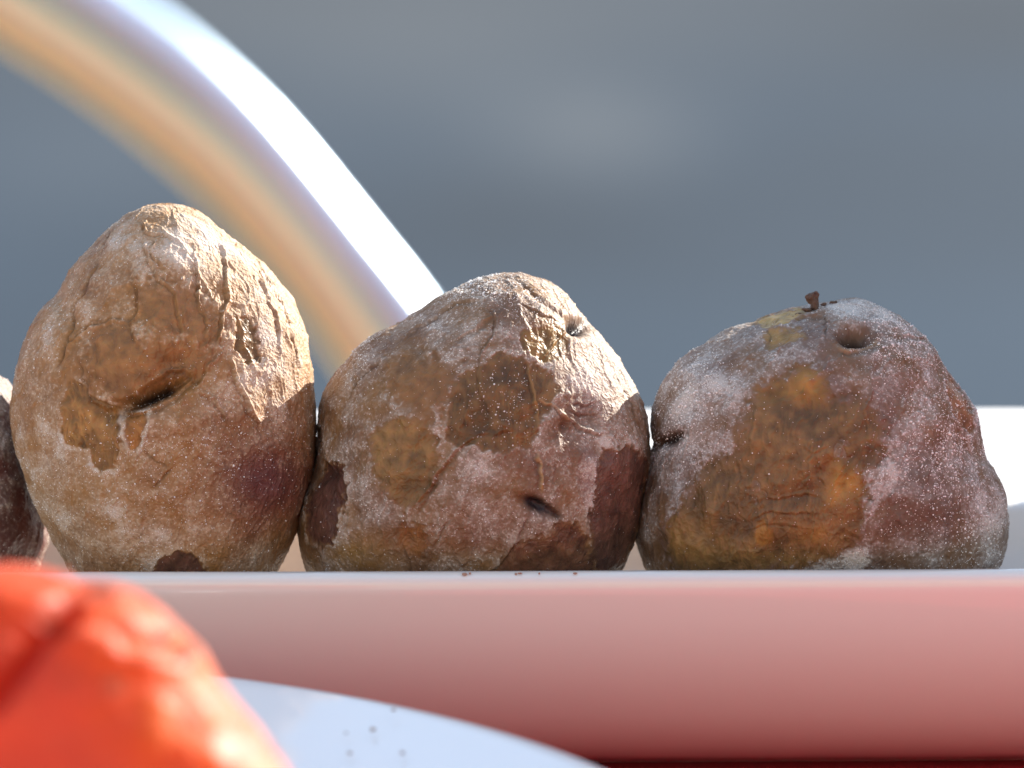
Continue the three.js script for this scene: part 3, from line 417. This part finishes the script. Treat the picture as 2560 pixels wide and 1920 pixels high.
// pepper flecks on the plate rim
{
  const m = mat({ color: new THREE.Color(0.33, 0.23, 0.16), roughness: 0.9 });
  const spots = [[-0.0195, 0.0678, 0.00036, 'pepper_fleck', 'darkest brown pepper fleck on the white plate rim'], [-0.0226, 0.0742, 0.0003, 'pepper_fleck_001', 'brown pepper fleck on the plate just left of the darkest one'], [-0.0167, 0.0625, 0.00026, 'pepper_fleck_002', 'faint pepper fleck on the plate farthest towards the dish'], [-0.0152, 0.0777, 0.0003, 'pepper_fleck_003', 'pepper fleck on the plate rim nearest the bottom of the photo'], [-0.0233, 0.0672, 0.00022, 'pepper_fleck_004', 'tiny faint pepper fleck on the plate above the left fleck']];
  for (const [x, z, r, name, label] of spots) {
    const rad = Math.hypot(x + 0.106, z - 0.154) * 100, y = 1.30 + (rad - 9.5) * 0.275;
    const g = new THREE.IcosahedronGeometry(r, 2), p = g.attributes.position;
    for (let i = 0; i < p.count; i++) { const k = 1 + 0.5 * N(p.getX(i) / r * 1.3 + x * 900, p.getY(i) / r * 1.3, p.getZ(i) / r * 1.3); p.setXYZ(i, p.getX(i) * k * 1.2, p.getY(i) * k * 0.7, p.getZ(i) * k); }
    g.computeVertexNormals();
    const f = add(scene, name, g, m); f.position.set(x, y / 100 + r * 0.35, z); tag(f, label, 'pepper fleck', 'pepper flecks on the plate');
  }
}

// ───────────────────────── chair behind ─────────────────────────
{
  const chair = tag(base('terrace_chair', [-0.27, -0.75, -1.0]), 'blurred curved metal chair back behind the potatoes at upper left', 'chair');
  const alu = mat({ color: new THREE.Color(0.62, 0.80, 0.97), metalness: 0.5, roughness: 0.3 });
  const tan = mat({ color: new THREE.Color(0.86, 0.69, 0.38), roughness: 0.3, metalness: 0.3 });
  const O = new THREE.Vector3(-0.27, -0.75, -1.0), z = -1.0;
  const tube = (pts, r, n = 160) => new THREE.TubeGeometry(new THREE.CatmullRomCurve3(pts.map((p) => new THREE.Vector3(...p).sub(O))), n, r, 24);
  const hoop = (right) => [...right.map(([x, y]) => [-0.54 - x, y, z]), ...right.slice(0, -1).reverse().map(([x, y]) => [x, y, z])];   // mirrored about the chair's middle
  const top = [[0.035, -0.745], [0.03, -0.4], [0.02, -0.25], [0.0, -0.17], [-0.0134, -0.1366], [-0.0246, -0.1167], [-0.0357, -0.1004], [-0.0474, -0.0856], [-0.0606, -0.0687], [-0.0792, -0.0463], [-0.1005, -0.026], [-0.1231, -0.0093], [-0.1457, 0.0066], [-0.173, 0.0250], [-0.1974, 0.0395], [-0.232, 0.053], [-0.27, 0.058]];
  const low = [[0.005, -0.4], [-0.005, -0.25], [-0.022, -0.17], [-0.0358, -0.1356], [-0.0483, -0.1157], [-0.06, -0.0987], [-0.0739, -0.0811], [-0.0911, -0.0620], [-0.111, -0.0445], [-0.1323, -0.0285], [-0.1529, -0.0150], [-0.1734, 0.0011], [-0.1978, 0.0180], [-0.232, 0.033], [-0.27, 0.038]];
  add(chair, 'back_hoop', tube(hoop(top), 0.0089), alu);
  add(chair, 'hoop_reflection', tube(hoop(low).map(([x, y, q]) => [x + 0.0026 * Math.sign(x + 0.27), y + 0.0032, q + 0.007]), 0.0092), tan);  // tan tube put in to stand for a warm reflection on the hoop
  for (const x of [-0.235, 0.235]) add(chair, 'leg', tube([[-0.27 + x, -0.32, -1.40], [-0.27 + x, -0.55, -1.42], [-0.27 + x, -0.745, -1.44]], 0.0093, 30), alu);
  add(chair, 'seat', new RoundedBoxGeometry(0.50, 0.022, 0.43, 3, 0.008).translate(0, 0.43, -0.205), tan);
}

// ───────────────────────── unseen mug and wall added to shape the light ─────────────────────────
{
  const mug = tag(base('added_shade_mug', [0.168, -0.0083, -0.074]), 'added brown mug out of view, put there to shade potato and plate', 'mug');  // added to cast shade on the right potatoes and the plate
  const p = [[0, 0.2], [3.9, 0.2], [4.3, 0.35], [4.9, 2], [5.15, 5], [5.1, 8], [5.0, 11], [5.0, 13], [5.1, 14.2], [5.15, 14.4], [5.0, 14.45], [4.85, 14.1], [4.8, 12.5], [4.9, 8], [4.9, 4], [3.6, 0.7], [0, 0.6]].map(([a, b]) => new THREE.Vector2(a / 100, b / 100));
  add(mug, 'shade_mug_body', new THREE.LatheGeometry(new THREE.SplineCurve(p).getPoints(90), 72), mat({ color: new THREE.Color(0.2, 0.11, 0.06), roughness: 0.45 }));
  add(mug, 'handle', new THREE.TubeGeometry(new THREE.CatmullRomCurve3([[0.049, 0.12], [0.073, 0.122], [0.084, 0.095], [0.078, 0.055], [0.051, 0.035]].map(([x, y]) => new THREE.Vector3(x, y, 0))), 40, 0.005, 14), mat({ color: new THREE.Color(0.2, 0.11, 0.06), roughness: 0.45 }));
  const wall = tag(base('added_bounce_wall', [0, -0.75, 5.0]), 'added sandy wall behind the camera, put there for warm fill light', 'wall');  // added to bounce warm fill onto the shaded fronts
  add(wall, 'bounce_wall_body', new THREE.BoxGeometry(14, 3, 0.3).translate(0, 1.5, 0.15), mat({ color: new THREE.Color(0.55, 0.46, 0.36), roughness: 0.95 }));
}

renderer.render(scene, camera);
